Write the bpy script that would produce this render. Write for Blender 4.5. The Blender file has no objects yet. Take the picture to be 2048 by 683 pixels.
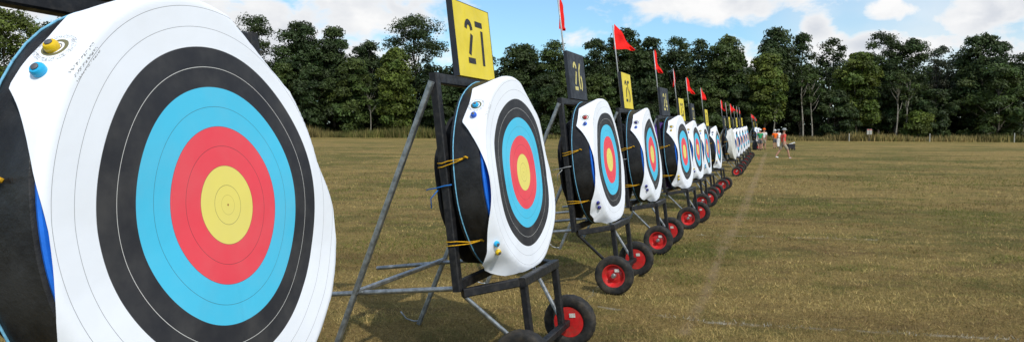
import bpy, math, random
import numpy as np
from mathutils import Vector, Matrix

R = math.radians
random.seed(7)
rng = np.random.default_rng(11)
scene = bpy.context.scene
col = scene.collection

# ------------------------------------------------------------------ helpers
def tag(o, label=None, cat=None, group=None, kind=None):
    if label: o['label'] = label
    if cat: o['category'] = cat
    if group: o['group'] = group
    if kind: o['kind'] = kind
    return o

def empty(name, loc, rz=0):
    o = bpy.data.objects.new(name, None)
    col.objects.link(o)
    o.location = loc
    o.rotation_euler = (0, 0, rz)
    o.empty_display_size = .2
    return o

def np_mesh(name, co, faces, mat, parent=None, smooth=False, uv=None, colattr=None):
    """mesh from an (n,3) array and a list / array of equal sized faces"""
    me = bpy.data.meshes.new(name)
    co = np.asarray(co, dtype=np.float32)
    faces = np.asarray(faces, dtype=np.int32)
    k = faces.shape[1]
    me.vertices.add(len(co)); me.vertices.foreach_set('co', co.ravel())
    me.loops.add(faces.size); me.loops.foreach_set('vertex_index', faces.ravel())
    me.polygons.add(len(faces))
    me.polygons.foreach_set('loop_start', np.arange(0, faces.size, k, dtype=np.int32))
    me.polygons.foreach_set('use_smooth', np.full(len(faces), smooth, dtype=bool))
    me.update(calc_edges=True)
    if uv is not None:
        l = me.uv_layers.new(name='flat')
        l.data.foreach_set('uv', np.asarray(uv, np.float32)[faces.ravel()].ravel())
    if colattr is not None:
        a = me.attributes.new('tint', 'FLOAT_COLOR', 'POINT')
        c = np.ones((len(co), 4), np.float32); c[:, :3] = colattr
        a.data.foreach_set('color', c.ravel())
    me.materials.append(mat)
    o = bpy.data.objects.new(name, me)
    col.objects.link(o)
    if parent: o.parent = parent
    return o

class MB:
    def __init__(self): self.v = []; self.f = []
    def add(self, vs, fs):
        b = len(self.v)
        self.v += [tuple(p) for p in vs]
        self.f += [tuple(b + i for i in f) for f in fs]
    def loft(self, rings, closed=False, caps=True):
        n = len(rings[0]); vs = [p for r in rings for p in r]; fs = []
        m = len(rings)
        for i in range(m if closed else m - 1):
            a = i * n; b = ((i + 1) % m) * n
            for j in range(n):
                k = (j + 1) % n
                fs.append((a + j, a + k, b + k, b + j))
        if caps and not closed:
            fs.append(tuple(range(n))[::-1]); fs.append(tuple((m - 1) * n + j for j in range(n)))
        self.add(vs, fs)
    def bar(self, p0, p1, w, h, up=(0, 0, 1), ch=.006):
        p0 = Vector(p0); p1 = Vector(p1); d = (p1 - p0).normalized()
        s = d.cross(Vector(up))
        if s.length < 1e-4: s = d.cross(Vector((1, 0, 0)))
        s.normalize(); t = s.cross(d)
        a, b = w / 2, h / 2
        pr = [(a - ch, b), (a, b - ch), (a, -b + ch), (a - ch, -b), (-a + ch, -b), (-a, -b + ch), (-a, b - ch), (-a + ch, b)]
        self.loft([[p + s * x + t * y for x, y in pr] for p in (p0, p1)])
    def tube(self, pts, r, n=8, r1=None):
        pts = [Vector(p) for p in pts]; rings = []
        prev = None
        for i, p in enumerate(pts):
            d = (pts[min(i + 1, len(pts) - 1)] - pts[max(i - 1, 0)]).normalized()
            if prev is None:
                s = d.cross(Vector((0, 0, 1)))
                if s.length < 1e-3: s = d.cross(Vector((1, 0, 0)))
            else:
                s = prev - d * prev.dot(d)
            s.normalize(); prev = s; t = d.cross(s)
            rr = r if r1 is None else r + (r1 - r) * i / (len(pts) - 1)
            rings.append([p + (s * math.cos(2 * math.pi * j / n) + t * math.sin(2 * math.pi * j / n)) * rr for j in range(n)])
        self.loft(rings)
    def lathe(self, prof, n, fn, closed=False):
        """prof: (radius, axial) pairs; fn(radius, angle, axial) -> point"""
        rings = [[fn(r, 2 * math.pi * j / n, a) for j in range(n)] for r, a in prof]
        self.loft(rings, closed=closed, caps=not closed)
    def build(self, name, mat, parent=None, smooth=False, angle=None):
        me = bpy.data.meshes.new(name)
        me.from_pydata(self.v, [], self.f); me.update()
        if smooth: me.polygons.foreach_set('use_smooth', [True] * len(me.polygons))
        me.materials.append(mat)
        import bmesh
        bm = bmesh.new(); bm.from_mesh(me); bmesh.ops.recalc_face_normals(bm, faces=bm.faces)
        if angle:
            for e in bm.edges:
                if len(e.link_faces) == 2 and e.calc_face_angle() > R(angle): e.smooth = False
        bm.to_mesh(me); bm.free()
        o = bpy.data.objects.new(name, me); col.objects.link(o)
        if parent: o.parent = parent
        return o

# node helper
class NT:
    def __init__(self, tree): self.t = tree; self.n = tree.nodes; self.l = tree.links
    def node(self, typ, **kw):
        nd = self.n.new(typ)
        for k, v in kw.items(): setattr(nd, k, v)
        return nd
    def link(self, a, b): self.l.new(a, b)
    def put(self, sock, v):
        if hasattr(v, 'is_output') or isinstance(v, bpy.types.NodeSocket): self.l.new(v, sock)
        else: sock.default_value = v
    def m(self, op, a, b=0.0, c=0.0, clamp=False):
        nd = self.node('ShaderNodeMath', operation=op, use_clamp=clamp)
        for i, x in enumerate((a, b, c)): self.put(nd.inputs[i], x)
        return nd.outputs[0]
    def ramp(self, x, lo, hi, a=0.0, b=1.0, smooth=True):
        nd = self.node('ShaderNodeMapRange', interpolation_type='SMOOTHSTEP' if smooth else 'LINEAR')
        self.put(nd.inputs[0], x)
        for i, vv in zip((1, 2, 3, 4), (lo, hi, a, b)): nd.inputs[i].default_value = vv
        return nd.outputs[0]
    def mix(self, f, a, b, blend='MIX'):
        nd = self.node('ShaderNodeMix', data_type='RGBA', blend_type=blend)
        self.put(nd.inputs[0], f)
        for i, x in ((6, a), (7, b)):
            if isinstance(x, tuple): x = (*x[:3], 1)
            self.put(nd.inputs[i], x)
        return nd.outputs[2]
    def noise(self, vec, scale, detail=4, rough=.55, dist=0.0):
        nd = self.node('ShaderNodeTexNoise')
        if vec is not None: self.l.new(vec, nd.inputs['Vector'])
        nd.inputs['Scale'].default_value = scale; nd.inputs['Detail'].default_value = detail
        nd.inputs['Roughness'].default_value = rough; nd.inputs['Distortion'].default_value = dist
        return nd.outputs['Fac']
    def obj(self): return self.node('ShaderNodeTexCoord').outputs['Object']
    def bump(self, h, strength, dist=.01):
        nd = self.node('ShaderNodeBump'); nd.inputs['Strength'].default_value = strength
        nd.inputs['Distance'].default_value = dist; self.l.new(h, nd.inputs['Height'])
        return nd.outputs[0]

def new_mat(name, rough=.6, metal=0.0, spec=.5):
    m = bpy.data.materials.new(name); m.use_nodes = True
    t = NT(m.node_tree); b = m.node_tree.nodes['Principled BSDF']
    b.inputs['Roughness'].default_value = rough; b.inputs['Metallic'].default_value = metal
    b.inputs['Specular IOR Level'].default_value = spec
    return m, t, b

def simple(name, c, rough=.6, metal=0.0, spec=.5, var=.25, scale=9, bump=0.0, bscale=60):
    m, t, b = new_mat(name, rough, metal, spec)
    o = t.obj(); f = t.noise(o, scale, 5, .6)
    d = tuple(x * (1 - var) for x in c); l = tuple(min(1, x * (1 + var)) for x in c)
    t.link(t.mix(t.ramp(f, .3, .7), d, l), b.inputs['Base Color'])
    rr = t.ramp(t.noise(o, scale * 2.3, 3), .3, .7, max(.05, rough - .1), min(1, rough + .12))
    t.link(rr, b.inputs['Roughness'])
    if bump: t.link(t.bump(t.noise(o, bscale, 4), bump, .004), b.inputs['Normal'])
    return m

def srgb(r, g, b):
    return tuple((x / 255 / 12.92) if x / 255 < .04045 else ((x / 255 + .055) / 1.055) ** 2.4 for x in (r, g, b))

# ------------------------------------------------------------------ camera numbers
F, CAMH, PITCH, ROLL = 1430 / 2048, 1.62, 3.18, .4
def hor(px): return 262 + (px - 1024) * .007
def gz(y):                                            # gentle roll of the field
    return float(np.interp(y, [-50, 0, 5, 10, 15, 21, 30, 36, 43, 60, 140, 400], [.1, .1, .05, .02, -.04, -.1, -.12, -.04, .1, .2, .25, .25]))
def at(px, Y):                                        # ground point under an image column at distance Y
    x = (px - 1024) / 1430 * Y
    return Vector((x, Y, gz(Y)))
def zpx(px, py, Y): return CAMH + (hor(px) - py) / 1430 * Y
def ground_hit(px, py):
    Y = 5.0
    for _ in range(60): Y = 1430 * (CAMH - gz(Y)) / max(2, py - hor(px))
    return at(px, Y)

# ------------------------------------------------------------------ materials
M = {}
M['black_steel'] = simple('black painted steel', (.008, .0085, .0105), .5, 0, .35, .35, 14, .15, 90)
M['board_black'] = simple('black painted board', srgb(40, 44, 52), .55, 0, .4, .2, 6, .1, 120)
M['board_yellow'] = simple('yellow painted board', (.78, .62, .045), .55, 0, .4, .08, 5, .08, 120)
M['numeral_black'] = simple('black stencil paint', (.03, .03, .035), .6, 0, .3, .25, 30)
M['numeral_yellow'] = simple('pale yellow stencil paint', (.62, .55, .2), .6, 0, .3, .2, 30)
M['galv'] = simple('galvanised steel', (.30, .32, .33), .42, .75, .5, .35, 25, .1, 150)
M['axle'] = simple('bolt steel', (.5, .5, .5), .35, .9, .5, .2, 30)
M['red_rim'] = simple('red painted wheel rim', (.58, .018, .02), .38, 0, .5, .2, 12, .05, 80)
M['sticker'] = simple('white sticker', (.6, .58, .52), .6, 0, .3, .2, 60)
M['rubber'] = simple('black tyre rubber', (.018, .018, .018), .75, 0, .35, .4, 22, .3, 120)
M['foam_blue'] = simple('blue foam face', (.012, .16, .72), .6, 0, .3, .12, 12, .2, 70)
M['bag'] = simple('black cover cloth', (.012, .012, .014), .7, 0, .3, .4, 9, .5, 25)
M['purple'] = simple('purple foam block', (.13, .06, .30), .75, 0, .3, .2, 8, .2, 60)
M['rope_yellow'] = simple('yellow rope', (.62, .34, .015), .8, 0, .2, .3, 120, .5, 300)
M['cord_blue'] = simple('pale blue cord', (.18, .46, .66), .7, 0, .2, .2, 60)
M['cord_dark_blue'] = simple('blue cord', (.02, .16, .5), .7, 0, .2, .2, 60)
M['flag_red'] = simple('red flag cloth', (.88, .016, .012), .7, 0, .2, .15, 8, .2, 40)
M['pole'] = simple('pale flag pole', (.40, .41, .41), .4, .2, .5, .15, 30)
for nm, c in dict(pin_yellow=(.75, .5, .01), pin_cyan=(.02, .42, .75), pin_blue=(.02, .12, .62), pin_red=(.55, .02, .02), pin_navy=(.02, .02, .22)).items():
    M[nm] = simple(nm.replace('_', ' ') + ' plastic', c, .35, 0, .5, .1, 30)
M['pin_cap'] = simple('grey pin cap', (.12, .12, .13), .5, .3, .5, .1, 30)
M['paper_plain'] = simple('weathered white paper', (.62, .62, .58), .6, 0, .3, .12, 7, .2, 20)

def weather(mat, dust, amount, scale):
    t = NT(mat.node_tree); b = mat.node_tree.nodes['Principled BSDF']; src = b.inputs['Base Color'].links[0].from_socket
    n = t.noise(t.obj(), scale, 6, .65)
    t.link(t.mix(t.ramp(n, .42, .72, 0, amount), src, dust), b.inputs['Base Color'])
weather(M['rubber'], (.11, .085, .055), .55, 9); weather(M['red_rim'], (.20, .05, .03), .6, 14); weather(M['black_steel'], (.05, .045, .04), .5, 30)
# black wrapped rim of the butt, scuffed
m, t, b = new_mat('black butt wrap', .5, 0, .45); M['butt'] = m
o = t.obj()
sc = t.ramp(t.noise(o, 75, 2, .5), .80, .86)
basec = t.mix(t.ramp(t.noise(o, 6, 5, .65), .35, .7), (.008, .008, .009), (.030, .030, .030))
t.link(t.mix(sc, basec, (.5, .5, .5)), b.inputs['Base Color'])
t.link(t.ramp(t.noise(o, 9, 4), .3, .7, .38, .62), b.inputs['Roughness'])
t.link(t.bump(t.noise(o, 13, 6, .65), .45, .014), b.inputs['Normal'])

# the ringed paper face: rings from the flat paper coordinates kept in the uv map
m, t, b = new_mat('ringed target paper', .55, 0, .3); M['paper'] = m
uvn = t.node('ShaderNodeUVMap', uv_map='flat').outputs[0]
sx = t.node('ShaderNodeSeparateXYZ'); t.link(uvn, sx.inputs[0])
U, V = sx.outputs[0], sx.outputs[1]
rad = t.m('SQRT', t.m('ADD', t.m('MULTIPLY', U, U), t.m('MULTIPLY', V, V)))
ring = (.86, .90, .97)
c = ring
def step(lim): return t.m('LESS_THAN', rad, lim)
cc = t.mix(step(.488), ring, (.021, .022, .028))
cc = t.mix(step(.366), cc, (.070, .56, .83))
cc = t.mix(step(.244), cc, (.86, .070, .100))
cc = t.mix(step(.122), cc, (.84, .73, .17))
fr = t.m('ABSOLUTE', t.m('SUBTRACT', t.m('FRACT', t.m('ADD', t.m('DIVIDE', rad, .061), .5)), .5))
line = t.m('LESS_THAN', t.m('MULTIPLY', fr, .061), .00085)
line = t.m('MULTIPLY', line, t.m('MULTIPLY', t.m('LESS_THAN', rad, .62), t.m('GREATER_THAN', rad, .03)))
xr = t.m('LESS_THAN', t.m('ABSOLUTE', t.m('SUBTRACT', rad, .0305)), .0008)
inblack = t.m('MULTIPLY', t.m('GREATER_THAN', rad, .375), t.m('LESS_THAN', rad, .48))
lc = t.mix(inblack, t.mix(.62, cc, (.03, .03, .035)), (.62, .62, .6))
cc = t.mix(line, cc, lc)
cc = t.mix(t.m('MULTIPLY', xr, .35), cc, (.2, .15, .02))
cc = t.mix(t.m('LESS_THAN', rad, .0035), cc, (.3, .1, .02))
# the maker's small emblem and scribbled print in the upper left corner
def ell(cx, cy, rx, ry):
    a = t.m('DIVIDE', t.m('SUBTRACT', U, cx), rx); d = t.m('DIVIDE', t.m('SUBTRACT', V, cy), ry)
    return t.m('SQRT', t.m('ADD', t.m('MULTIPLY', a, a), t.m('MULTIPLY', d, d)))
e1 = ell(-.525, .475, .040, .040)
band = t.m('LESS_THAN', t.m('ABSOLUTE', t.m('SUBTRACT', e1, .72)), .13)
cc = t.mix(band, cc, (.16, .15, .07))
cc = t.mix(t.m('LESS_THAN', t.m('ABSOLUTE', t.m('SUBTRACT', e1, .42)), .035), cc, (.1, .1, .09))
cc = t.mix(t.m('LESS_THAN', e1, .2), cc, (.03, .2, .55))
scr = t.noise(uvn, 95, 3, .6, 1.5)
scrl = t.m('LESS_THAN', t.m('ABSOLUTE', t.m('SUBTRACT', scr, .5)), .035)
halo = t.m('MULTIPLY', t.m('LESS_THAN', e1, 1.35), t.m('GREATER_THAN', e1, 1.0))
dn = t.m('ADD', t.m('MULTIPLY', t.m('SUBTRACT', U, -.475), .707), t.m('MULTIPLY', t.m('SUBTRACT', V, .40), -.707))
dt = t.m('ADD', t.m('MULTIPLY', t.m('SUBTRACT', U, -.475), .707), t.m('MULTIPLY', t.m('SUBTRACT', V, .40), .707))
tx = t.m('MULTIPLY', t.m('LESS_THAN', t.m('ABSOLUTE', dn), .016), t.m('LESS_THAN', t.m('ABSOLUTE', dt), .06))
tl = t.m('GREATER_THAN', t.m('SINE', t.m('MULTIPLY', dn, 520)), .1)
tx = t.m('MULTIPLY', t.m('MULTIPLY', tx, tl), t.m('GREATER_THAN', t.noise(uvn, 180, 2, .5), .52))
cc = t.mix(t.m('MULTIPLY', t.m('MAXIMUM', t.m('MULTIPLY', halo, scrl), tx), .75), cc, (.05, .05, .04))
stain = t.ramp(t.noise(uvn, 5, 5, .6), .35, .75, 1.0, .93)
t.link(t.mix(1.0, cc, t.node('ShaderNodeCombineColor').outputs[0]) if False else t.mix(t.m('SUBTRACT', 1.0, stain), cc, (.55, .52, .45)), b.inputs['Base Color'])
t.link(t.bump(t.noise(uvn, 7, 3, .5), .12, .02), b.inputs['Normal'])

# foliage: hue and value from a per-leaf tint kept on the mesh
def foliage(name, rough=.55):
    m, t, b = new_mat(name, rough, 0, .25)
    a = t.node('ShaderNodeAttribute', attribute_name='tint')
    t.link(a.outputs['Color'], b.inputs['Base Color'])
    tr = t.node('ShaderNodeBsdfTranslucent'); t.link(t.mix(.5, a.outputs['Color'], (.06, .09, .01)), tr.inputs[0])
    mx = t.node('ShaderNodeMixShader'); mx.inputs[0].default_value = .18
    t.link(b.outputs[0], mx.inputs[1]); t.link(tr.outputs[0], mx.inputs[2])
    t.link(mx.outputs[0], m.node_tree.nodes['Material Output'].inputs[0])
    return m
M['leaf'] = foliage('eucalypt leaves')
M['grass'] = foliage('dry grass blades', .7)
M['bark'] = simple('grey eucalypt bark', (.12, .105, .085), .8, 0, .2, .5, 2.5)
M['bark_pale'] = simple('pale eucalypt bark', (.24, .22, .18), .8, 0, .2, .4, 2.0)

# ------------------------------------------------------------------ sun, sky and clouds
SUN_EL, SUN_AZ = R(46), math.atan2(.474, -.88)        # azimuth measured from +Y towards +X
sd = Vector((math.sin(SUN_AZ) * math.cos(SUN_EL), math.cos(SUN_AZ) * math.cos(SUN_EL), math.sin(SUN_EL)))
su = bpy.data.lights.new('Sun', 'SUN'); su.energy = 3.0; su.angle = R(.6); su.color = (1, .955, .88)
so = bpy.data.objects.new('Sun', su); col.objects.link(so)
so.rotation_euler = (-sd).to_track_quat('-Z', 'Y').to_euler(); so.location = sd * 60

w = bpy.data.worlds.new('World'); scene.world = w; w.use_nodes = True
t = NT(w.node_tree); w.node_tree.nodes.clear()
sky = t.node('ShaderNodeTexSky', sky_type='NISHITA'); sky.sun_disc = False
sky.sun_elevation = SUN_EL; sky.sun_rotation = SUN_AZ; sky.air_density = 1.1; sky.dust_density = .6; sky.ozone_density = 2.0
b1 = t.node('ShaderNodeBackground'); b1.inputs[1].default_value = .105
t.link(t.mix(1.0, sky.outputs[0], (.95, 1.32, 1.50), 'MULTIPLY'), b1.inputs[0])
gen = t.node('ShaderNodeTexCoord').outputs['Generated']
sp = t.node('ShaderNodeSeparateXYZ'); t.link(gen, sp.inputs[0])
az = t.m('MULTIPLY', t.m('ARCTAN2', sp.outputs[0], sp.outputs[1]), 57.2958)
el = t.m('MULTIPLY', t.m('ARCSINE', sp.outputs[2]), 57.2958)
cv = t.node('ShaderNodeCombineXYZ'); t.link(az, cv.inputs[0]); t.link(t.m('MULTIPLY', el, 1.6), cv.inputs[1])
n1 = t.noise(cv.outputs[0], .36, 8, .56, .25); n2 = t.noise(cv.outputs[0], .11, 5, .5)
n3 = t.node('ShaderNodeTexNoise'); t.link(cv.outputs[0], n3.inputs['Vector']); n3.inputs['Scale'].default_value = .16; n3.inputs['Detail'].default_value = 6
# clouds banks: azimuth, elevation, half width, half height (degrees), weight
banks = [(-24, 6.5, 17, 7.5, 1.0), (-12, 9.5, 9, 4.0, .9), (-8.5, 5.6, 4.0, 2.0, .55), (16.0, 9.8, 9.5, 1.9, 1.05), (5.5, 7.2, 2.0, .8, .45),
         (22.8, 7.6, 1.9, 1.7, 1.0), (17.5, 6.0, 3.0, 1.3, .7), (27.8, 8.6, 2.0, 1.1, 1.0), (33.5, 8.0, 4.2, 2.4, 1.0), (27, 6.2, 7, 1.6, .95),
         (36, 5, 6, 2.4, .8), (20, 4.5, 7, 1.5, .6)]
fld = None
for a0, e0, ra, re, wgt in banks:
    da = t.m('DIVIDE', t.m('SUBTRACT', az, a0), ra); de = t.m('DIVIDE', t.m('SUBTRACT', el, e0), re)
    v = t.m('MULTIPLY', t.m('SUBTRACT', 1.0, t.m('SQRT', t.m('ADD', t.m('MULTIPLY', da, da), t.m('MULTIPLY', de, de)))), wgt)
    fld = v if fld is None else t.m('MAXIMUM', fld, v)
away = t.ramp(t.m('ABSOLUTE', az), 42, 60, 0, 1); high = t.ramp(el, 12, 22, 0, 1)
gen_cl = t.m('MULTIPLY', t.m('SUBTRACT', n2, .46), 3.0)
fld = t.m('MAXIMUM', fld, t.m('SUBTRACT', t.m('MULTIPLY', t.m('MAXIMUM', away, high), t.m('ADD', gen_cl, 1.0)), 1.0))
fld = t.m('ADD', fld, t.m('MULTIPLY', t.m('SUBTRACT', n1, .5), 1.9))
cov = t.ramp(fld, -.06, .55)
veil = t.m('MULTIPLY', t.ramp(az, 15, 27), .62)       # thin high veil on the right
veil = t.m('MULTIPLY', veil, t.ramp(n2, .3, .62, .45, 1.0))
cov = t.m('MAXIMUM', cov, t.m('MAXIMUM', veil, .06))
shade = t.ramp(t.m('ADD', t.m('MULTIPLY', n3.outputs['Fac'], .75), t.m('MULTIPLY', t.m('SUBTRACT', 1.0, n1), .4)), .44, .64)
dark = t.ramp(fld, .2, 1.1, .15, 1.0)
ccol = t.mix(t.m('MULTIPLY', shade, dark), (1.0, 1.0, 1.0), (.66, .70, .77))
b2 = t.node('ShaderNodeBackground'); b2.inputs[1].default_value = .98
t.link(ccol, b2.inputs[0])
mx = t.node('ShaderNodeMixShader'); t.link(cov, mx.inputs[0]); t.link(b1.outputs[0], mx.inputs[1]); t.link(b2.outputs[0], mx.inputs[2])
wo = t.node('ShaderNodeOutputWorld'); t.link(mx.outputs[0], wo.inputs[0])

# ------------------------------------------------------------------ ground
ys = np.concatenate([np.linspace(-60, 0, 8), np.linspace(.5, 60, 160), np.linspace(62, 160, 40), np.array([200, 300, 500, 1000, 2500, 6000])])
xs = np.concatenate([[-6000, -2000, -600, -250], np.linspace(-150, 150, 61), [250, 600, 2000, 6000]])
gx, gy = np.meshgrid(xs, ys)
gzv = np.interp(gy, [-50, 0, 5, 10, 15, 21, 30, 36, 43, 60, 140, 400], [.1, .1, .05, .02, -.04, -.1, -.12, -.04, .1, .2, .25, .25])
nx = len(xs); ny = len(ys)
ii = (np.arange(ny - 1)[:, None] * nx + np.arange(nx - 1)[None]).ravel()
faces = np.stack([ii, ii + 1, ii + nx + 1, ii + nx], 1)

# chalk lines and the worn track, as segments on the ground: p0, p1, half width
def seg(a, b, wd): 
    p, q = ground_hit(*a), ground_hit(*b)
    return (p.x, p.y, q.x, q.y, wd)
CHALK = [seg((1170, 612), (1420, 648), .035), seg((1420, 648), (2048, 684), .04), seg((1180, 600), (1215, 560), .03), seg((1400, 470), (1760, 480), .05)]
TRACK = [seg((1375, 670), (1418, 590), .055), seg((1418, 590), (1448, 500), .055), seg((1448, 500), (1488, 425), .09), seg((1488, 425), (1506, 372), .10), seg((1506, 372), (1532, 305), .12)]
m, t, b = new_mat('mown dry grass', .9, 0, .15); M['ground'] = m
o = t.obj()
so_ = t.node('ShaderNodeSeparateXYZ'); t.link(o, so_.inputs[0]); GX, GY = so_.outputs[0], so_.outputs[1]
def segmask(segs):
    res = None
    for x0, y0, x1, y1, wd in segs:
        L = math.hypot(x1 - x0, y1 - y0); ux, uy = (x1 - x0) / L, (y1 - y0) / L
        rx = t.m('SUBTRACT', GX, x0); ry = t.m('SUBTRACT', GY, y0)
        al = t.m('ADD', t.m('MULTIPLY', rx, ux), t.m('MULTIPLY', ry, uy))
        ac = t.m('MINIMUM', t.m('MAXIMUM', al, 0.0), L)
        ex = t.m('SUBTRACT', rx, t.m('MULTIPLY', ac, ux)); ey = t.m('SUBTRACT', ry, t.m('MULTIPLY', ac, uy))
        d = t.m('SQRT', t.m('ADD', t.m('MULTIPLY', ex, ex), t.m('MULTIPLY', ey, ey)))
        v = t.ramp(d, wd * .2, wd * 1.5, 1, 0)
        res = v if res is None else t.m('MAXIMUM', res, v)
    return res
def patch_colour(t, o):
    wide = t.node('ShaderNodeMapping'); t.link(o, wide.inputs[0]); wide.inputs['Scale'].default_value = (.16, .30, 1)
    a = t.noise(wide.outputs[0], 1.0, 5, .6)
    bb = t.noise(o, 1.3, 5, .65)
    f = t.m('ADD', t.m('ADD', t.m('MULTIPLY', a, .5), t.m('MULTIPLY', bb, .3)), t.m('MULTIPLY', t.noise(o, .07, 3, .5), .25))
    f = t.m('SUBTRACT', f, .025)
    return f
f = patch_colour(t, o)
fine = t.ramp(t.noise(o, 30, 5, .75), .32, .68); fine2 = t.noise(o, 110, 3, .7)
straw = t.mix(fine, (.23, .155, .045), (.42, .305, .100)); green = t.mix(fine, (.082, .090, .017), (.175, .165, .036))
g = t.mix(t.ramp(f, .45, .57), straw, green)
mp2 = t.node('ShaderNodeMapping'); t.link(o, mp2.inputs[0]); mp2.inputs['Scale'].default_value = (.55, 1.5, 1)
thatch = t.ramp(t.noise(mp2.outputs[0], 1.0, 6, .68), .50, .66)
g = t.mix(t.m('MULTIPLY', thatch, .8), g, t.mix(fine, (.125, .075, .026), (.25, .165, .062)))
g = t.mix(t.ramp(fine2, .36, .62, .6, 0), g, (.085, .062, .022))
dirt = t.m('MULTIPLY', segmask(TRACK), t.ramp(t.noise(o, 1.6, 6, .7), .36, .54))
g = t.mix(t.m('MULTIPLY', dirt, .5), g, (.34, .24, .13))
chalk = t.m('MULTIPLY', segmask(CHALK), t.ramp(t.noise(o, 3.2, 6, .75), .46, .62))
g = t.mix(t.m('MULTIPLY', chalk, .42), g, (.55, .53, .46))
t.link(t.mix(1.0, g, (1.14, 1.15, 1.20), 'MULTIPLY'), b.inputs['Base Color'])
t.link(t.bump(t.m('ADD', fine, t.m('MULTIPLY', fine2, .6)), .8, .03), b.inputs['Normal'])
ground = np_mesh('ground', np.stack([gx.ravel(), gy.ravel(), gzv.ravel()], 1), faces, M['ground'], smooth=True)
tag(ground, kind='structure')

# short blades over the field, thinning with distance
def value_noise(x, y, s, seed):
    r = np.random.default_rng(seed).random((256, 256))
    X = x * s; Y = y * s; i = np.floor(X).astype(int); j = np.floor(Y).astype(int); fx = X - i; fy = Y - j
    fx = fx * fx * (3 - 2 * fx); fy = fy * fy * (3 - 2 * fy)
    g = lambda a, b_: r[a % 256, b_ % 256]
    return (g(i, j) * (1 - fx) + g(i + 1, j) * fx) * (1 - fy) + (g(i, j + 1) * (1 - fx) + g(i + 1, j + 1) * fx) * fy
def seg_d(x, y, s):
    x0, y0, x1, y1, wd = s; L = math.hypot(x1 - x0, y1 - y0); ux, uy = (x1 - x0) / L, (y1 - y0) / L
    al = np.clip((x - x0) * ux + (y - y0) * uy, 0, L)
    return np.hypot(x - x0 - al * ux, y - y0 - al * uy) / wd
def blades(name, x, y, z, h, wd, c, mat, lean=.7):
    n = len(x); a = rng.random(n) * 2 * np.pi; l = rng.random(n) * lean * h; la = rng.random(n) * 2 * np.pi
    dx, dy = np.cos(a) * wd / 2, np.sin(a) * wd / 2
    co = np.empty((n, 3, 3)); co[:, 0] = np.stack([x - dx, y - dy, z], 1); co[:, 1] = np.stack([x + dx, y + dy, z], 1)
    co[:, 2] = np.stack([x + l * np.cos(la), y + l * np.sin(la), z + h], 1)
    return np_mesh(name, co.reshape(-1, 3), np.arange(3 * n).reshape(-1, 3), mat, colattr=np.repeat(c, 3, 0))
N = 420000
uu = rng.random(N); p = .75; y0, y1 = 3.6, 60.0
yy = (y0 ** -p + uu * (y1 ** -p - y0 ** -p)) ** (-1 / p)
xx = (rng.random(N) * 2 - 1) * (yy * .76 + .6)
pf = .45 * value_noise(xx * .5, yy, .32, 1) + .3 * value_noise(xx, yy, 1.1, 2) + .25 * value_noise(xx, yy, 4.0, 3)
gr = np.clip((pf - .46) / .12, 0, 1); gr = np.where(rng.random(N) < .72, gr, rng.random(N))[:, None]
tuft = value_noise(xx, yy, 9.0, 4) * .6 + value_noise(xx, yy, 23.0, 7) * .4
br = ((.60 + .5 * rng.random(N)) * (.50 + 1.0 * tuft))[:, None]
cst = np.array([.52, .375, .125]); cgr = np.array([.150, .165, .028])
th_ = np.clip((value_noise(xx * .55, yy * 1.5, 1.0, 21) * .6 + value_noise(xx * .55, yy * 1.5, 3.1, 22) * .4 - .50) / .12, 0, 1)
th_ = np.where(rng.random(N) < .8, th_, 0)[:, None]
cb = ((cst * (1 - gr) + cgr * gr) * (1 - .8 * th_) + .8 * th_ * np.array([.24, .15, .055])) * br * np.array([1.0, 1.02, 1.18])
dch = np.min([seg_d(xx, yy, s) for s in CHALK], 0)
isch = ((dch < 1.3) & (rng.random(N) < .24) & (value_noise(xx, yy, 2.2, 5) > .45))[:, None]
cb = np.where(isch, np.array([.6, .58, .5]) * br, cb)
dtr = np.min([seg_d(xx, yy, s) for s in TRACK], 0)
keep = ~((dtr < 1.2) & (rng.random(N) < .6) & (value_noise(xx, yy, 1.7, 12) > .4))
hh = (.010 + .026 * rng.random(N) ** 2 + .010 * (pf > .55)) * (.6 + .9 * tuft) * np.clip(yy / 14, 1, 1.7)
ww = (.0032 + .0030 * rng.random(N)) * np.clip(yy / 5.5, 1, 5)
k = keep
grass = blades('grass', xx[k], yy[k], np.interp(yy[k], [-50, 0, 5, 10, 15, 21, 30, 36, 43, 60, 140, 400], [.1, .1, .05, .02, -.04, -.1, -.12, -.04, .1, .2, .25, .25]) - .002, hh[k], ww[k], cb[k], M['grass'], 1.6)
tag(grass, kind='stuff')

# long uncut grass along the edge of the wood
N = 60000
yy = 128.3 + rng.random(N) ** 1.3 * 5.5; xx = (rng.random(N) * 2 - 1) * 125
hn = value_noise(xx, yy * .4, .16, 8); hn2 = value_noise(xx, yy, .7, 9)
keep = rng.random(N) < .35 + hn2
hh = (.25 + 2.3 * hn ** 1.6 * (.3 + .9 * rng.random(N)) + .6 * rng.random(N) ** 2) * (.75 + .4 * (value_noise(xx, yy * 0, .05, 4) > .5))
mixg = np.clip((value_noise(xx, yy * .3, .11, 6) - .35) * 3, 0, 1)[:, None]; mixg = np.where(rng.random(N)[:, None] < .6, mixg, rng.random(N)[:, None])
cb = (.55 + .75 * value_noise(xx, yy * .5, .45, 14))[:, None] * (np.array([.34, .26, .10]) * (1 - mixg) + np.array([.13, .14, .034]) * mixg) * (.45 + .8 * rng.random(N))[:, None]
lg = blades('long_grass', xx[keep], yy[keep], np.full(keep.sum(), .22), hh[keep], (.10 + .12 * rng.random(N))[keep], cb[keep], M['grass'], .5)
tag(lg, kind='stuff')

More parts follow.
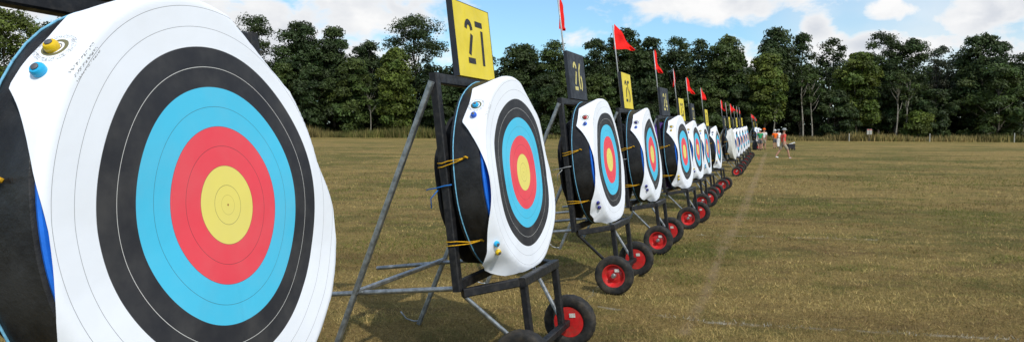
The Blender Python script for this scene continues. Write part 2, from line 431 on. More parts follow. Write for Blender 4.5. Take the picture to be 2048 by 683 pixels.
# ------------------------------------------------------------------ trees
def leaf_cloud(centres, radii, n_each, size, tint, spread=.5, clump_var=.35, flat=.8):
    co = []; cl = []
    for c, r in zip(centres, radii):
        n = int(n_each * (.7 + .6 * rng.random()))
        d = rng.normal(size=(n, 3)); d /= np.linalg.norm(d, axis=1)[:, None]
        d[:, 2] = np.where(d[:, 2] < -.35, -d[:, 2], d[:, 2])
        rr = r * (1 - spread * rng.random(n) ** 1.6)
        rr = rr * (1 + .28 * np.sin(d[:, 0] * 5 + c[0]) * np.sin(d[:, 1] * 5 + c[1]) )
        p = np.array(c) + d * rr[:, None] * np.array([1, 1, flat])
        nrm = d * .9 + rng.normal(size=(n, 3)) * .55 + np.array([0, 0, .25]); nrm /= np.linalg.norm(nrm, axis=1)[:, None]
        a = np.cross(nrm, rng.normal(size=(n, 3))); a /= np.linalg.norm(a, axis=1)[:, None]; bb = np.cross(nrm, a)
        s = (size * (.5 + .9 * rng.random(n)))[:, None]
        q = np.stack([p - a * s - bb * s * .25, p + bb * s * .45, p + a * s + bb * s * .1, p - bb * s * .5], 1)
        co.append(q)
        cv = 1 + clump_var * (rng.random() * 2 - 1)
        hue = np.array([1 + .25 * (rng.random() - .4), 1, 1 + .2 * (rng.random() - .5)])
        cl.append(np.repeat(np.array(tint) * hue * cv * (.6 + .8 * rng.random(n))[:, None], 4, 0))
    return np.concatenate(co).reshape(-1, 3), np.concatenate(cl)

TINTS = dict(dark=(.036, .058, .017), mid=(.054, .082, .020), green=(.088, .122, .020), grey=(.058, .070, .040))  # dark values: cloud shadow over the wood is put into the leaf colour
def tree(name, px, Y, topy, wpx, style, tint, label, group=None, base=None, pale=False, clumps=None):
    Y += 2.5 if Y < 140 else 1
    g = at(px, Y); g.z -= .05
    H = zpx(px, topy, Y) - g.z
    Wd = wpx / 1430 * Y
    root = empty(name, g); tag(root, label, 'shrub' if 'shrub' in name else 'tree', group)
    cb = {'dense': .12, 'gum': .52, 'open': .50, 'bush': .02, 'slender': .45}[style] if base is None else base
    nc = clumps or {'dense': 46, 'gum': 36, 'open': 24, 'bush': 18, 'slender': 11}[style]
    cen = []; rad = []; tries = 0
    while len(cen) < nc and tries < 900:
        tries += 1
        tz = cb + (1 - cb) * rng.random() ** .8
        s = (tz - cb) / (1 - cb)
        env = {'dense': .55 + .5 * math.sin(math.pi * min(1, s * .75 + .2)) if s < .7 else math.sqrt(max(0, 1 - ((s - .45) / .55) ** 2)) * 1.05,
               'gum': math.sqrt(max(0, 1 - ((s - .42) / .58) ** 2)), 'open': math.sqrt(max(0, 1 - ((s - .5) / .55) ** 2)),
               'bush': math.sqrt(max(0, 1 - (s * .98) ** 2)), 'slender': .5 + .5 * math.sin(math.pi * s)}[style]
        r = H * {'dense': .105, 'gum': .092, 'open': .07, 'bush': .22, 'slender': .06}[style] * (.7 + .6 * rng.random())
        r = min(r, Wd * .30)
        lim = max(.05, Wd / 2 * env - r * .62)
        a = rng.random() * 2 * math.pi; q = lim * (rng.random() ** (.38))
        z = min(tz * H, H - r * .78)
        c = np.array([q * math.cos(a), q * math.sin(a), z])
        if all(np.linalg.norm(c - c2) > (.55 if style in ('gum', 'open', 'slender') else .45) * (r + r2) for c2, r2 in zip(cen, rad)):
            cen.append(c); rad.append(r)
    cen[0] = np.array([Wd * .05, 0, H - rad[0] * .8])
    size = .25 * (Y / 140) * (1.12 if style == 'dense' else .9)
    ne = {'dense': 560, 'gum': 440, 'open': 210, 'bush': 420, 'slender': 150}[style]
    co, cl = leaf_cloud(cen, rad, ne, size, TINTS[tint], .6 if style in ('dense', 'bush') else .75)
    crown = np_mesh('crown', co, np.arange(len(co)).reshape(-1, 4), M['leaf'], root, colattr=cl)
    mb = MB(); r0 = max(.10, H * .013); top = H * (.80 if style != 'bush' else .5)
    lean = (rng.random(2) - .5) * H * .06
    axis = lambda s: Vector((lean[0] * s + .012 * H * math.sin(s * 5 + px), lean[1] * s, top * s))
    mb.tube([axis(s / 8) for s in range(9)], r0, 8, r0 * .25)
    for c, r in list(zip(cen, rad))[:16]:
        s0 = min(.95, max(.18, (c[2] - H * .22) / top))
        p0 = axis(s0); p1 = Vector(c); md = p0.lerp(p1, .5) + Vector((0, 0, -.04 * H * rng.random()))
        mb.tube([p0, md, p1], r0 * .42, 5, r0 * .1)
    mb.build('trunk', M['bark_pale' if pale else 'bark'], root, True)
    return root

tl = [
 ('gum_tree', 20, 118, 22, 190, 'dense', 'green', 'bright leafy tree at the far left edge behind the nearest target', .05),
 ('gum_tree', 160, 140, 35, 150, 'gum', 'mid', 'tall tree hidden almost wholly behind the nearest white target face', None),
 ('gum_tree', 330, 140, 60, 170, 'dense', 'dark', 'tree standing behind the rings of the nearest target', None),
 ('gum_tree', 508, 142, 33, 105, 'gum', 'dark', 'tall dark tree rising just off the upper right rim of the nearest target', .3),
 ('gum_tree', 602, 144, 45, 96, 'dense', 'dark', 'round headed dark tree second along the skyline from the nearest target', .3),
 ('gum_tree', 668, 145, 56, 66, 'dense', 'dark', 'narrow peaked dark tree third along the skyline from the nearest target', .25),
 ('gum_tree', 738, 150, 84, 96, 'gum', 'dark', 'lower dark tree in the dip left of the big spreading gum', .3),
 ('gum_tree', 829, 147, 31, 132, 'gum', 'dark', 'big spreading gum tree with a broad open crown left of board 27', .42),
 ('gum_tree', 792, 134, 97, 76, 'dense', 'green', 'brighter green conical tree in front of the big spreading gum', .1),
 ('gum_tree', 705, 135, 120, 90, 'dense', 'mid', 'mid green tree on the wood edge left of the bright conical tree', .08),
 ('gum_tree', 632, 134, 135, 100, 'dense', 'dark', 'bushy low dark tree on the wood edge right of the nearest target', .04),
 ('gum_tree', 560, 135, 128, 90, 'dense', 'mid', 'mid green tree partly behind the right side of the nearest target', .04),
 ('gum_tree', 868, 136, 165, 80, 'dense', 'dark', 'dark low tree behind the left rear leg of target 27', .05),
 ('gum_tree', 950, 146, 98, 110, 'dense', 'dark', 'dark tree straight behind the yellow board 27', .1),
 ('gum_tree', 1040, 147, 91, 100, 'dense', 'dark', 'flat topped dark tree between boards 27 and 26', .1),
 ('gum_tree', 1104, 144, 83, 72, 'gum', 'mid', 'rounded tree just left of the black board 26', .3),
 ('gum_tree', 1090, 136, 150, 90, 'dense', 'dark', 'low dark tree behind the frame of target 26', .05),
 ('gum_tree', 1186, 146, 80, 92, 'gum', 'dark', 'dark tree just right of the black board 26', .25),
 ('gum_tree', 1246, 147, 60, 80, 'dense', 'dark', 'tall dark tree behind the flag of target 25', .2),
 ('gum_tree', 1293, 145, 77, 66, 'dense', 'dark', 'dark tree between the flags of targets 25 and 24', .2),
 ('gum_tree', 1195, 136, 150, 84, 'dense', 'mid', 'lower tree between boards 26 and 25', .05),
 ('gum_tree', 1348, 146, 76, 74, 'gum', 'dark', 'tree with clumped crown behind the flags of targets 24 and 23', .25),
 ('gum_tree', 1394, 150, 80, 46, 'open', 'dark', 'thin crowned tree with sky gaps above the flag of target 22', .35),
 ('gum_tree', 1446, 146, 73, 92, 'dense', 'mid', 'broad tree above the six flags of the far cluster', .1),
 ('gum_tree', 1300, 135, 160, 90, 'dense', 'dark', 'low dark tree behind board 25', .04),
 ('gum_tree', 1405, 136, 160, 96, 'dense', 'mid', 'lower green tree behind boards 23 and 22', .05),
 ('gum_tree', 1547, 145, 58, 78, 'dense', 'dark', 'tall twin peaked tree above the group of walking people', .2),
 ('gum_tree', 1598, 146, 69, 62, 'gum', 'dark', 'tall tree directly above the man in the red shirt', .3),
 ('gum_tree', 1530, 135, 106, 72, 'dense', 'green', 'brighter green tree below the twin peaked tree', .2),
 ('gum_tree', 1656, 147, 78, 62, 'open', 'dark', 'thin open tree against the white cloud right of the red shirted man', .4),
 ('gum_tree', 1712, 136, 106, 92, 'dense', 'green', 'mid height green tree behind the two panel sign', .2),
 ('gum_tree', 1757, 147, 66, 88, 'gum', 'dark', 'tall clumpy dark tree above the two panel sign', .3),
 ('gum_tree', 1814, 146, 79, 80, 'gum', 'dark', 'dark open topped tree right of the sign, sky showing through', .42),
 ('gum_tree', 1873, 149, 94, 66, 'open', 'grey', 'thin greyish tree with bare twigs against the sky', .4),
 ('gum_tree', 1958, 146, 71, 128, 'dense', 'dark', 'broad tall dark tree near the right edge of the wood', .15),
 ('gum_tree', 2042, 147, 107, 80, 'gum', 'dark', 'lower tree cut off by the right edge of the photo', .25),
 ('gum_tree', 1992, 135, 130, 150, 'dense', 'mid', 'wide leafy green tree in front at the right edge', .06),
 ('gum_tree', 1668, 134, 182, 96, 'dense', 'dark', 'low dark rounded tree right of the red shirted man', .02),
 ('gum_tree', 1866, 134, 180, 84, 'dense', 'dark', 'low tiered dark tree behind the pale shrub', .1),
 ('gum_tree', 1786, 138, 170, 80, 'dense', 'dark', 'shadowy low tree between the sign and the pale shrub', .2),
 ('gum_tree', 1600, 137, 160, 86, 'dense', 'dark', 'shadowy low tree behind the red shirted man', .3),
 ('gum_tree', 1480, 137, 170, 80, 'dense', 'dark', 'shadowy low tree behind the far cluster of targets', .15),
]
for nm, px, Y, ty, wp, st, ti, lab, bs in tl:
    tree(nm, px, Y, ty, wp, st, ti, lab, 'trees along the edge of the wood', bs)
tree('leafy_shrub', 1833, 131, 222, 76, 'bush', 'green', 'pale green leafy shrub standing in the long grass', None, 0)
for px, ty, wp, lab in ((1603, 130, 40, 'slender pale trunked sapling behind the red shirted man'), (1622, 150, 46, 'slender sapling just right of the red shirted man'),
                        (1790, 140, 50, 'slender pale trunked tree in front of the dark gap right of the sign'), (1812, 150, 40, 'leaning slender tree left of the pale shrub'),
                        (741, 175, 60, 'slender bare sapling at the wood edge left of target 27'), (1545, 165, 40, 'slender sapling behind the person in orange')):
    tree('sapling', px, 133, ty, wp, 'slender', 'mid', lab, 'saplings at the wood edge', .55, True)

# the dim wood behind: one mass
cen = []; rad = []
for i in range(1150):
    y = 147 + rng.random() * 28; x = (rng.random() * 2 - 1) * 140
    z = rng.random() ** 1.15 * (15.0 + 1.5 * math.sin(x * .13) + 1.2 * math.sin(x * .37)) * (.75 if y < 153 else 1)
    cen.append((x, y, z)); rad.append(1.6 + 1.6 * rng.random())
for i in range(520):
    cen.append(((rng.random() * 2 - 1) * 140, 152 + rng.random() * 14, 6 + rng.random() * 8.5)); rad.append(1.7 + 1.3 * rng.random())
for i in range(420):
    cen.append(((rng.random() * 2 - 1) * 140, 150 + rng.random() * 12, .3 + rng.random() * 4)); rad.append(1.8 + 1.2 * rng.random())
co, cl = leaf_cloud(cen, rad, 150, .50, (.026, .041, .013), .5)  # the cloud shadow is in this dark leaf tint as well
wood = np_mesh('far_wood', co, np.arange(len(co)).reshape(-1, 4), M['leaf'], colattr=cl)
tag(wood, kind='stuff')

# ------------------------------------------------------------------ the wheeled archery targets
T = R(7.1); CT, ST = math.cos(T), math.sin(T); HG = 1.295
def L(u, v, n):                                       # leaned frame, origin at the centre of the gold
    return Vector((u, -(n * CT - v * ST), HG + v * CT + n * ST))
def Fl(u, nh, z): return Vector((u, -nh, z))          # upright frame, origin on the ground
LV = Vector((0, ST, CT)); LN = Vector((0, -CT, ST))   # leaned up and leaned normal
BC, BRU, BRV = -.042, .592, .636                      # butt centre and radii
def rim(th):                                          # distance from gold to butt rim in direction th
    c, s = math.cos(th), math.sin(th)
    a = (c / BRU) ** 2 + (s / BRV) ** 2; b_ = -2 * c * BC / BRU ** 2; c_ = (BC / BRU) ** 2 - 1
    return (-b_ + math.sqrt(b_ * b_ - 4 * a * c_)) / (2 * a)

def make_paper(seed, plain=False):
    rs = random.Random(seed); nt, nr = 288, 54
    ph = [rs.random() * 6.28 for _ in range(12)]
    HU, HV, CUT = .612, .632, 1.085 + rs.uniform(-.02, .02)
    def warp(x, y):
        th = math.atan2(y, x); r = math.hypot(x, y); dg = math.degrees(th) % 360
        wgt = min(1, (r / .5) ** 2)
        dn = wgt * (.0085 * math.sin(th * 3 + ph[0]) + .0045 * math.sin(th * 5 + ph[1]) + .0025 * math.sin(7 * x + ph[2]) * math.sin(8 * y + ph[3]))
        n0 = max(.0035 + .15 * dn, .009 + dn * (.75 if seed == 28 else 1))
        def bell(c, w_): 
            d = abs((dg - c + 180) % 360 - 180); return max(0, 1 - (d / w_)) if d < w_ else 0
        r0 = rim(th) - .016
        cu = math.cos(th - R(53))
        if cu > .3: r0 = min(r0, .548 / cu)
        lo = max(0, 1 - abs(((dg - 322 + 180) % 360) - 180) / 52); lo = lo * lo * (3 - 2 * lo)
        if lo > 0: r0 += lo * ((.600 + .05 * (seed == 28)) / max(.6, math.cos(th - R(-37))) - r0)
        # how firmly each corner is drawn back round the rim
        k = 1.0 if plain and 80 < dg < 280 else 0.0
        for c, w_, s in ((140, 58, 1.0), (222, 50, .70), (45, 58, 1.0), (318, 50, .8)):
            bb = bell(c, w_); k = max(k, s * min(1, bb * 2.6))
        if r > r0:
            e = r - r0; rho = .016 if x < 0 else .011; amax = R(84) * (k if k > 0 else 0)
            if 90 < dg < 270: amax *= 1
            if amax > .02:
                a = min(e / rho, amax); rest = max(0, e - a * rho)
                rr = r0 + rho * math.sin(a) + rest * math.cos(a)
                dz = -(rho * (1 - math.cos(a)) + rest * math.sin(a))
                crum = 0 if plain else rest * ((1.0 if y < 0 else .25) if x < 0 else .12)
                tri = lambda q: abs((q / 3.1416) % 2 - 1)
                rr += crum * (.34 * tri(th * 9 + ph[5]) + .18 * (tri(th * 19 + ph[6]) - .5))
                rr += .007 * min(1, e / .03)
                if y < 0 and x < 0: dz += crum * .35 * tri(th * 11 + ph[7])
            else:
                rr, dz = r, 0
            r, n0 = rr, n0 + dz
        if y < 0 and x < 0: n0 += .012 * bell(236, 40) * wgt * (1 if r <= r0 else .6)
        n0 += .018 * bell(322, 45) * max(0, (r - .45) / .2)
        return L(r * math.cos(th), r * math.sin(th), n0)
    co, uv = [], []
    for i in range(nr + 1):
        for j in range(nt):
            th = 2 * math.pi * j / nt; c, s = math.cos(th), math.sin(th)
            if plain and c < 0: HUx, CUTx = .76, 1.12
            elif c < 0 and s < 0: HUx, CUTx = HU, 1.165
            else: HUx, CUTx = HU, CUT
            hx = HUx / max(1e-6, abs(c)) if (c > 0 or plain) else .620 / max(1e-6, -c - (.10 if s > 0 else .02) * s)
            rm = min(hx, HV / max(1e-6, abs(s)), CUTx / (abs(c) + abs(s)))
            q = (i / nr) ** .8 * rm
            x, y = q * c, q * s
            uv.append((x, y)); co.append(warp(x, y))
    fs = []
    for i in range(nr):
        for j in range(nt):
            a = i * nt + j; b_ = i * nt + (j + 1) % nt
            fs.append((a, b_, b_ + nt, a + nt))
    return co, fs, uv, warp

def numeral_strokes(ch):
    arc = lambda cx, cy, rx, ry, a0, a1, n=10: [(cx + rx * math.cos(R(a0 + (a1 - a0) * i / n)), cy + ry * math.sin(R(a0 + (a1 - a0) * i / n))) for i in range(n + 1)]
    return {'2': [arc(.22, .76, .15, .17, 175, 0), [(.36, .66), (.17, .2)], [(.06, .065), (.44, .065)]],
            '7': [[(.04, .935), (.44, .935)], [(.38, .80), (.34, .0)]],
            '6': [[(.30, .97), (.17, .78), (.10, .5), (.09, .28), (.16, .06)], arc(.24, .28, .15, .24, 75, -75)],
            '5': [[(.42, .935), (.16, .935)], [(.09, .96), (.09, .56)], arc(.2, .28, .18, .24, 95, -100)],
            '4': [[(.30, 1), (.06, .40)], [(.02, .27), (.46, .27)], [(.33, .62), (.33, .36)], [(.33, .18), (.33, 0)]],
            '3': [arc(.2, .76, .17, .18, 170, -50), arc(.2, .26, .19, .21, 55, -170)],
            '1': [[(.10, .84), (.19, .93)], [(.27, 1), (.27, 0)]],
            '0': [arc(.24, .5, .17, .45, 80, 280), arc(.24, .5, .17, .45, -80, 80)][:2],
            '8': [arc(.24, .75, .15, .2, 60, 300), arc(.24, .75, .15, .2, -50, 50), arc(.24, .25, .18, .22, 60, 300), arc(.24, .25, .18, .22, -50, 50)],
            '9': [arc(.24, .72, .15, .24, 105, 255), [(.32, .94), (.39, .7), (.39, .45), (.32, .2), (.2, .03)]]}[ch]

def make_numeral(text, n, height=.30):
    mb = MB(); th = .125
    wdt = .56 * height; x0 = -wdt * len(text) / 2 + .02
    for ci, ch in enumerate(text):
        for st in numeral_strokes(ch):
            pts = [Vector((x0 + ci * wdt + p[0] * height, .905 + (p[1] - .5) * height, 0)) for p in st]
            top, bot = [], []
            for i, q in enumerate(pts):
                d = (pts[min(i + 1, len(pts) - 1)] - pts[max(0, i - 1)]).normalized(); s = Vector((-d.y, d.x, 0)) * th * height / 2
                top.append(q + s); bot.append(q - s)
            vs = []
            for q in top + bot: vs.append(L(q.x, q.y, n))
            k = len(pts)
            mb.add(vs, [(i, i + 1, k + i + 1, k + i) for i in range(k - 1)])
    return mb

def wheel(parent, side):
    cu = side * .50; c = Fl(cu, .195, .192)
    fn = lambda r, a, x: c + Vector((x, math.cos(a) * r, math.sin(a) * r))
    mb = MB(); NS = 84
    prof = [(.112, -.036), (.120, -.043), (.150, -.049), (.172, -.047), (.184, -.041), (.190, -.030), (.192, -.012), (.192, .012), (.190, .030), (.184, .041), (.172, .047), (.150, .049), (.120, .043), (.112, .036), (.108, .02), (.108, -.02)]
    rings = []
    for i, (r, a) in enumerate(prof):
        ring = []
        for j in range(NS):
            dr = 0
            if 3 < i < 10: dr = -.0055 if ((j + (i % 2) * 2) % 4) < 2 else 0
            elif i in (3, 10): dr = -.003 if (j % 4) < 2 else 0
            ring.append(fn(r + dr, 2 * math.pi * j / NS, a))
        rings.append(ring)
    rm = MB()
    rm.lathe([(.0, .0), (.020, .0), (.045, side * .012), (.060, side * .004), (.078, -side * .002), (.088, side * .006), (.096, side * .026), (.104, side * .036), (.114, side * .038), (.112, side * .030), (.110, -side * .036), (.0, -side * .036)][1:], 40, fn)
    r_o = rm.build('wheel', M['red_rim'], parent, True, 35)
    mb.loft(rings, closed=True)
    ty = mb.build('tyre', M['rubber'], r_o, True, 40)
    hb = MB(); hb.lathe([(.024, -side * .02), (.024, side * .040), (.019, side * .046), (.010, side * .046), (.010, side * .062), (.001, side * .062)], 16, fn)
    hb.build('hub', M['axle'], r_o, True, 30)
    for sd_ in (-1, 1):
        h2 = MB(); p = c + Vector((sd_ * .0135 if False else -side * .0405, .030, .048))
    st = MB(); xs_ = side * .0165 if side < 0 else -.0385
    q0 = c + Vector((xs_, -.03, .052))
    st.add([q0 + Vector((-.002, -.022, -.012)), q0 + Vector((-.002, .022, -.018)), q0 + Vector((-.002, .026, .012)), q0 + Vector((-.002, -.018, .018))], [(0, 1, 2, 3)])
    st.build('sticker', M['sticker'], r_o)
    return r_o

def make_target():
    """all the parts every target shares"""
    root = empty('archery_target', (0, 0, 0))
    fr = MB()
    for s in (-1, 1): fr.bar(L(s * .6125, -.66, -.265), L(s * .6125, .655, -.265), .055, .05, LN)
    fr.bar(L(-.585, .622, -.265), L(.585, .622, -.265), .046, .062, LV)
    fr.bar(L(-.585, -.625, -.265), L(.585, -.625, -.265), .046, .055, LV)
    fr.build('frame', M['black_steel'], root)
    pf = MB()
    for s in (-1, 1): pf.bar(L(s * .61, -.672, -.238), L(s * .325, -.672, .02), .050, .052, LV)
    pf.bar(L(-.35, -.671, .045), L(.35, -.671, .045), .052, .058, LV)
    pf.build('platform', M['black_steel'], root)
    for s in (-1, 1):
        lg = MB(); lg.bar(L(s * .318, -.701, .045), Fl(s * .318, .187, .205), .045, .045, (0, -1, 0)); lg.build('front_leg', M['black_steel'], root)
    ax = MB(); ax.bar(Fl(-.43, .192, .192), Fl(.43, .192, .192), .048, .05); ax.build('axle', M['black_steel'], root)
    for s in (-1, 1):
        b_ = MB(); b_.tube([L(s * .60, -.69, -.235), Fl(s * .375, .165, .225)], .0145, 10); b_.build('brace', M['galv'], root, True, 40)
    for s in (-1, 1):
        lg = MB(); top = L(s * .658, .60, -.265); lg.bar(top, Fl(s * .625, -1.115, .0), .032, .032, (1, 0, 0), .004)
        o = lg.build('rear_leg', M['galv'], root)
        hk = MB(); q = Fl(s * .625, -1.11, .03); hk.tube([q, q + Vector((.0, .05, -.01)), q + Vector((-.02, .11, .01)), q + Vector((-.04, .15, .07))], .006, 6)
        hk.build('peg_hook', M['galv'], o, True)
    cb = MB(); cb.bar(Fl(-.645, -.885, .545), Fl(.645, -.885, .545), .034, .03); cb.build('crossbar', M['galv'], root)
    for s in (-1, 1):
        hd = MB(); hd.tube([L(s * .60, -.645, -.29), L(s * .575, -.650, -.9), L(s * (.56 if s < 0 else .50), -.655, -1.52)], .016, 10)
        hd.build('handle', M['galv'], root, True, 40)
    bt = MB(); NB = 120
    def bfn(r, a, n):
        wob = 1 + .004 * math.sin(a * 5 + n * 20) + .003 * math.sin(a * 11 + 2) - .075 * max(0, math.cos(a - R(55))) ** 5 * (r > .5)
        return L(BC + r * BRU * math.cos(a) * wob, r * BRV * math.sin(a) * wob, n)
    bt.lathe([(.001, -.024), (.985, -.024), (1.0, -.030), (1.004, -.07), (.998, -.12), (1.004, -.17), (1.0, -.205), (.985, -.222), (.001, -.225)], NB, bfn)
    but = bt.build('butt', M['butt'], root, True, 45)
    ff = MB(); ff.lathe([(.001, -.0225), (.985, -.0225), (.992, -.014), (.984, -.0075), (.001, -.0075)], NB, bfn)
    ff.build('foam_face', M['foam_blue'], but, True, 50)
    cd = MB(); cd.tube([bfn(1.006, 2 * math.pi * i / 60 , -.197) for i in range(61)], .0036, 6); cd.build('cord', M['cord_blue'], but, True)
    bg = MB()
    def gfn(r, a, n):
        wob = 1 + .03 * math.sin(a * 4 + n * 9) + .02 * math.sin(a * 9 + 1 + n * 30)
        return L(r * math.cos(a) * wob, -.06 + r * math.sin(a) * wob, n)
    bg.lathe([(.001, -.292), (.30, -.292), (.36, -.31), (.515, -.365), (.515, -.385), (.40, -.42), (.25, -.44), (.001, -.44)], 64, gfn)
    bag = bg.build('rear_cover', M['bag'], root, True, 60)
    cc_ = MB(); cc_.tube([L(-.645, -.02, -.215), L(-.652, -.022, -.26), L(-.650, -.03, -.31), L(-.62, -.035, -.385), L(-.56, -.04, -.43)], .004, 6)
    cc_.tube([L(-.645, -.045, -.31), L(-.63, -.09, -.37), L(-.625, -.15, -.375)], .0035, 6)
    cc_.build('tie', M['cord_dark_blue'], bag, True)
    for v, dv in ((.13, .03), (-.37, .0)):
        rp = MB(); tip = bfn(1.012, math.pi - math.asin(v / BRV), -.11)
        for q in (-.010, .012):
            base = [L(-.583, v - dv + q, -.235), L(-.612, v - dv + q, -.232), L(-.645, v - dv + q, -.25)]
            rp.tube([L(-.646, v - dv + q * 1.2, -.292), L(-.647, v - dv + q, -.262), L(-.642, v - dv * .7 + q, -.225), tip.lerp(L(-.642, v - dv * .5 + q, -.22), .5) + Vector((-.004, 0, -.006)), tip], .0036, 6)
        rp.tube([tip + Vector((-.006, .012, 0)), tip + Vector((-.012, 0, .004)), tip + Vector((-.004, -.014, -.004))], .006, 6)
        rp.build('rope', M['rope_yellow'], root, True)
    for s in (-1, 1): wheel(root, s)
    fp = MB(); fp.tube([L(-.19, .66, -.305), L(-.19, 1.35, -.305), L(-.20, 1.80, -.305)], .0085, 8)
    fp.build('flag_pole', M['pole'], root, True)
    return root

def kids(o): return [c for c in bpy.data.objects if c.parent == o]
def copy_tree(o, parent=None):
    c = o.copy(); col.objects.link(c)
    if parent: c.parent = parent
    for ch in kids(o): copy_tree(ch, c)
    return c

def make_flag(parent, rs, low=0.0):
    nx_, ny_ = 12, 10; ln = rs.uniform(.28, .40); ang = rs.uniform(-.6, .9); droop = rs.uniform(.55, 1.0); ph = rs.random() * 6
    vs = []; 
    for i in range(nx_ + 1):
        for j in range(ny_ + 1):
            a = i / nx_; h = (j / ny_ - .5) * .34 * (1 - a * .96)
            fold = .030 * math.sin(a * 9 + ph) * math.sin(j * .7 + ph)
            dx = a * ln * math.cos(ang) + fold * a; dy = -a * ln * math.sin(ang) + .035 * math.sin(a * 7 + ph + j * .12) * a ** .5
            vs.append(L(-.20, 1.80 - .15 - low, -.305) + Vector((dx + .006, dy, h - droop * a * ln * .8 - .02 * a * math.sin(5 * a + ph))))
    fs = [(i * (ny_ + 1) + j, (i + 1) * (ny_ + 1) + j, (i + 1) * (ny_ + 1) + j + 1, i * (ny_ + 1) + j + 1) for i in range(nx_) for j in range(ny_)]
    mb = MB(); mb.add(vs, fs); return mb.build('flag', M['flag_red'], parent, True)

def pin(parent, warp, x, y, mat, r=.0185):
    p = warp(x, y); e = .004
    a = (warp(x + e, y) - warp(x - e, y)); b_ = (warp(x, y + e) - warp(x, y - e)); nn = a.cross(b_).normalized()
    s = a.normalized(); t_ = nn.cross(s)
    fn = lambda rr, an, z: p + s * rr * math.cos(an) + t_ * rr * math.sin(an) + nn * z
    mb = MB(); mb.lathe([(r * .9, -.004), (r, .003), (r, .013), (r * .8, .019), (r * .5, .020)], 18, fn)
    o = mb.build('pin', M[mat], parent, True, 40)
    cp = MB(); cp.lathe([(r * .5, .015), (r * .5, .023), (r * .3, .025), (.0005, .025)], 14, fn); cp.build('pin_cap', M['pin_cap'], o, True, 40)

proto = make_target()
pins = {28: ('pin_yellow', 'pin_cyan', 'pin_blue', 'pin_yellow'), 27: ('pin_cyan', 'pin_blue', 'pin_cyan', 'pin_yellow'), 26: ('pin_red', 'pin_blue', 'pin_navy', 'pin_navy'),
        25: ('pin_navy', 'pin_blue', 'pin_navy', 'pin_navy'), 24: ('pin_yellow', 'pin_yellow', 'pin_yellow', 'pin_yellow'), 23: ('pin_yellow', 'pin_blue', 'pin_yellow', 'pin_navy'),
        22: ('pin_yellow', 'pin_blue', 'pin_cyan', 'pin_cyan'), 21: ('pin_navy', 'pin_navy', 'pin_yellow', 'pin_navy')}
spots = [(28, -.889, 2.212, 74.6, 'nearest archery target, huge ringed white face filling the left of the photo'),
 (27, .07, 4.75, 69.1, 'archery target on a black wheeled stand under yellow board number 27'),
 (26, 1.01, 7.44, 68.1, 'archery target on a wheeled stand under black board number 26'),
 (25, 1.92, 9.83, 68.8, 'archery target on a wheeled stand under yellow board number 25'),
 (24, 3.01, 12.51, 65.0, 'archery target under black board 24 with a purple foam block behind it'),
 (23, 4.05, 15.63, 66.0, 'archery target under a yellow board just behind the purple backed one'),
 (22, 4.87, 17.88, 68.0, 'archery target under a dark board, second to last of the near row'),
 (21, 6.15, 21.35, 67.2, 'archery target under a yellow board, last of the near row before the gap')]
ordw = ['first and nearest archery target of the far cluster, with a plain weathered white face', 'second archery target from the front in the far cluster', 'third archery target from the front in the far cluster',
        'fourth archery target from the front in the far cluster', 'fifth archery target from the front in the far cluster', 'last and farthest archery target of the six in the far cluster']
for i in range(6):
    Y = 28.9 + 2.8 * i; spots.append((20 - i, -1.739 + .3695 * Y, Y, 67.5 + (i * 37 % 5 - 2) * .6, ordw[i]))
ow = ['leftmost red flagged target in the most distant group behind the people', 'second red flagged target from the left in the most distant group', 'third red flagged target from the left in the most distant group', 'rightmost red flagged target in the most distant group behind the people']
for i in range(4):
    Y = (62.5, 65.5, 71.5, 75.5)[i]; spots.append((14 - i, -1.739 + .3695 * Y, Y, 68, ow[i]))
roots = [proto] + [copy_tree(proto) for _ in spots[1:]]
